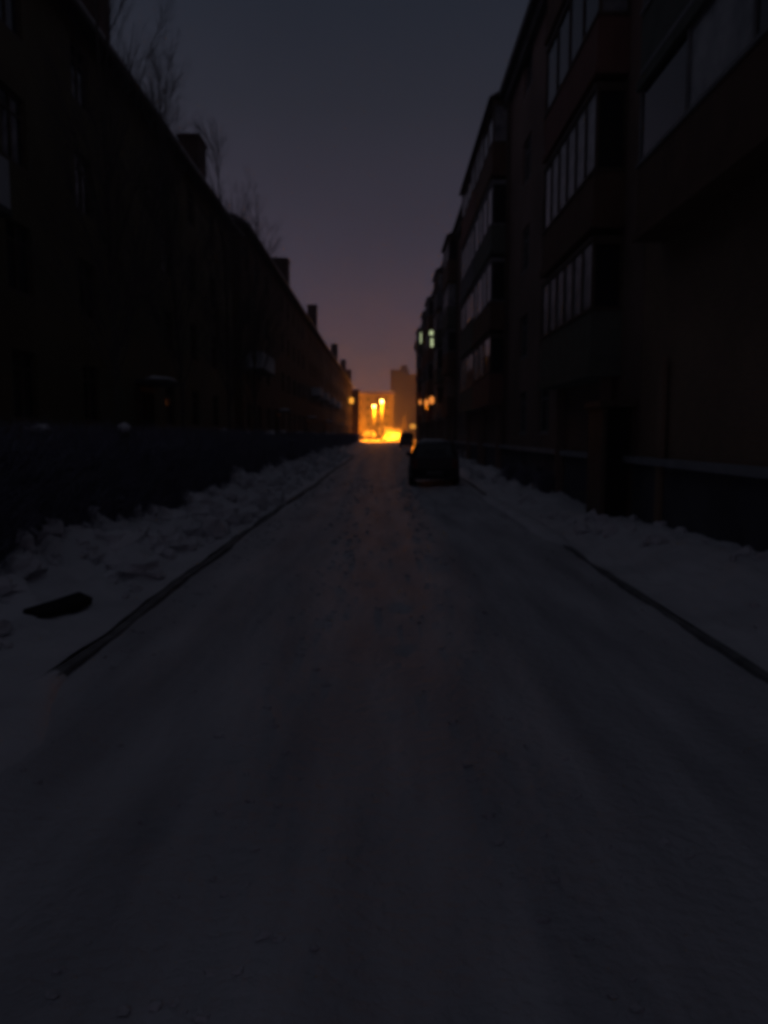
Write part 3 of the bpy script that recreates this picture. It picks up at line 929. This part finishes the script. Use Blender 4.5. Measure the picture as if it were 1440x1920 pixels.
# hedge on the left
def hedge(y0, y1, label, seed, dens):
    rnd = random.Random(seed)
    root = tag(empty('hedge', (0, (y0 + y1) / 2, 0)), label, 'hedge')
    yo = (y0 + y1) / 2
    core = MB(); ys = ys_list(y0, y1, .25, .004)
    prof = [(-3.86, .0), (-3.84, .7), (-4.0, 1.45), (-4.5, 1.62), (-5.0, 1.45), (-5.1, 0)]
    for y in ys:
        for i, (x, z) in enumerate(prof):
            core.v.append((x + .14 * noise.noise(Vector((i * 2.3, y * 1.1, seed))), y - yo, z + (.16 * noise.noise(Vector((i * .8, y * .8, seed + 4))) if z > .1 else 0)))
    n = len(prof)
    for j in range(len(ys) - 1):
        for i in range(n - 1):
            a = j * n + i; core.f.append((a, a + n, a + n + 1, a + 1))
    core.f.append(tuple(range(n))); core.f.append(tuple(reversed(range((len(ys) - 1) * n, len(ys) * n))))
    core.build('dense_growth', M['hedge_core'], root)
    tw_ = MB(); sn = MB()
    for i in range(int((y1 - y0) * dens)):
        y = rnd.uniform(y0, y1)
        side = rnd.random()
        if side < .6: x = -3.85 + rnd.uniform(-.1, .05); z = rnd.uniform(.1, 1.5); d = Vector((rnd.uniform(.1, .7), rnd.uniform(-.7, .7), rnd.uniform(.2, 1)))
        else: x = rnd.uniform(-4.9, -4.0); z = 1.5; d = Vector((rnd.uniform(-.4, .4), rnd.uniform(-.5, .5), 1))
        L = rnd.uniform(.12, .42); d = d.normalized() * L
        p = Vector((x, y - yo, z)); q = p + d
        tw_.tube(p, q, .007, .002, 3, False)
        for _ in range(2):
            c = p.lerp(q, rnd.uniform(.3, .9)); e = c + Vector((rnd.uniform(-1, 1), rnd.uniform(-1, 1), rnd.uniform(-.2, 1))).normalized() * L * .45
            tw_.tube(c, e, .004, .0015, 3, False)
    tw_.build('twigs', M['hedge'], root)
    y = y0 + 1
    k = 0
    while y < y1 - .3:
        if rnd.random() < .35:
            sn.ball((-4.35 + rnd.uniform(-.3, .3), y - yo, 1.68 + rnd.uniform(-.04, .14)), rnd.uniform(.08, .2), rnd.uniform(.1, .28), rnd.uniform(.04, .10), 9, 6, .6, k)
        y += rnd.uniform(.8, 2.2); k += 1
    if sn.v: sn.build('snow_clumps', M['snow'], root, smooth=True)
hedge(1.5, 30.5, 'nearest dark bare hedge along the left snow bank', 3, 330)
hedge(32.5, 62.5, 'middle dark bare hedge along the left snow bank', 4, 150)
hedge(64.5, 110, 'farthest dark bare hedge on the left towards the lamps', 5, 70)

# fence posts with snow caps along the hedge
pm = None
GF = 'short fence posts with snow caps along the left hedge'
for i, (y, lb) in enumerate([(12.2, 'nearest snow capped fence post standing at the left hedge'),
                             (31.5, 'snow capped fence post in the first gap of the left hedge'),
                             (63.5, 'snow capped fence post in the second gap of the left hedge'),
                             (111.5, 'snow capped fence post where the left hedge ends')]):
    if pm is None:
        pm = empty('fence_post', (0, 0, 0))
        MB().box(-.06, .06, -.06, .06, 0, 1.78).build('post', M['post'], pm)
        MB().ball((0, 0, 1.80), .10, .10, .09, 10, 7, .3, 2).build('snow_cap', M['snow'], pm, smooth=True)
        o = pm
    else:
        o = copy_tree(pm)
    o.location = (-4.1, y, 0)
    tag(o, lb, 'fence post', GF)

# ------------------------------------------------------------------ haze
hz = MB().box(-120, 120, -12, 445, -1.2, 44).build('haze', None or M['snow'])
hz.data.materials.clear()
hm = bpy.data.materials.new('haze'); hm.use_nodes = True
t = hm.node_tree; t.nodes.clear()
ho = t.nodes.new('ShaderNodeOutputMaterial')
pv = t.nodes.new('ShaderNodeVolumePrincipled')
pv.inputs['Color'].default_value = (.9, .9, .92, 1)
pv.inputs['Density'].default_value = .0011
pv.inputs['Anisotropy'].default_value = .35
t.links.new(pv.outputs[0], ho.inputs['Volume'])
hz.data.materials.append(hm)
tag(hz, kind='stuff')
hz['label'] = 'thin evening haze filling the street'
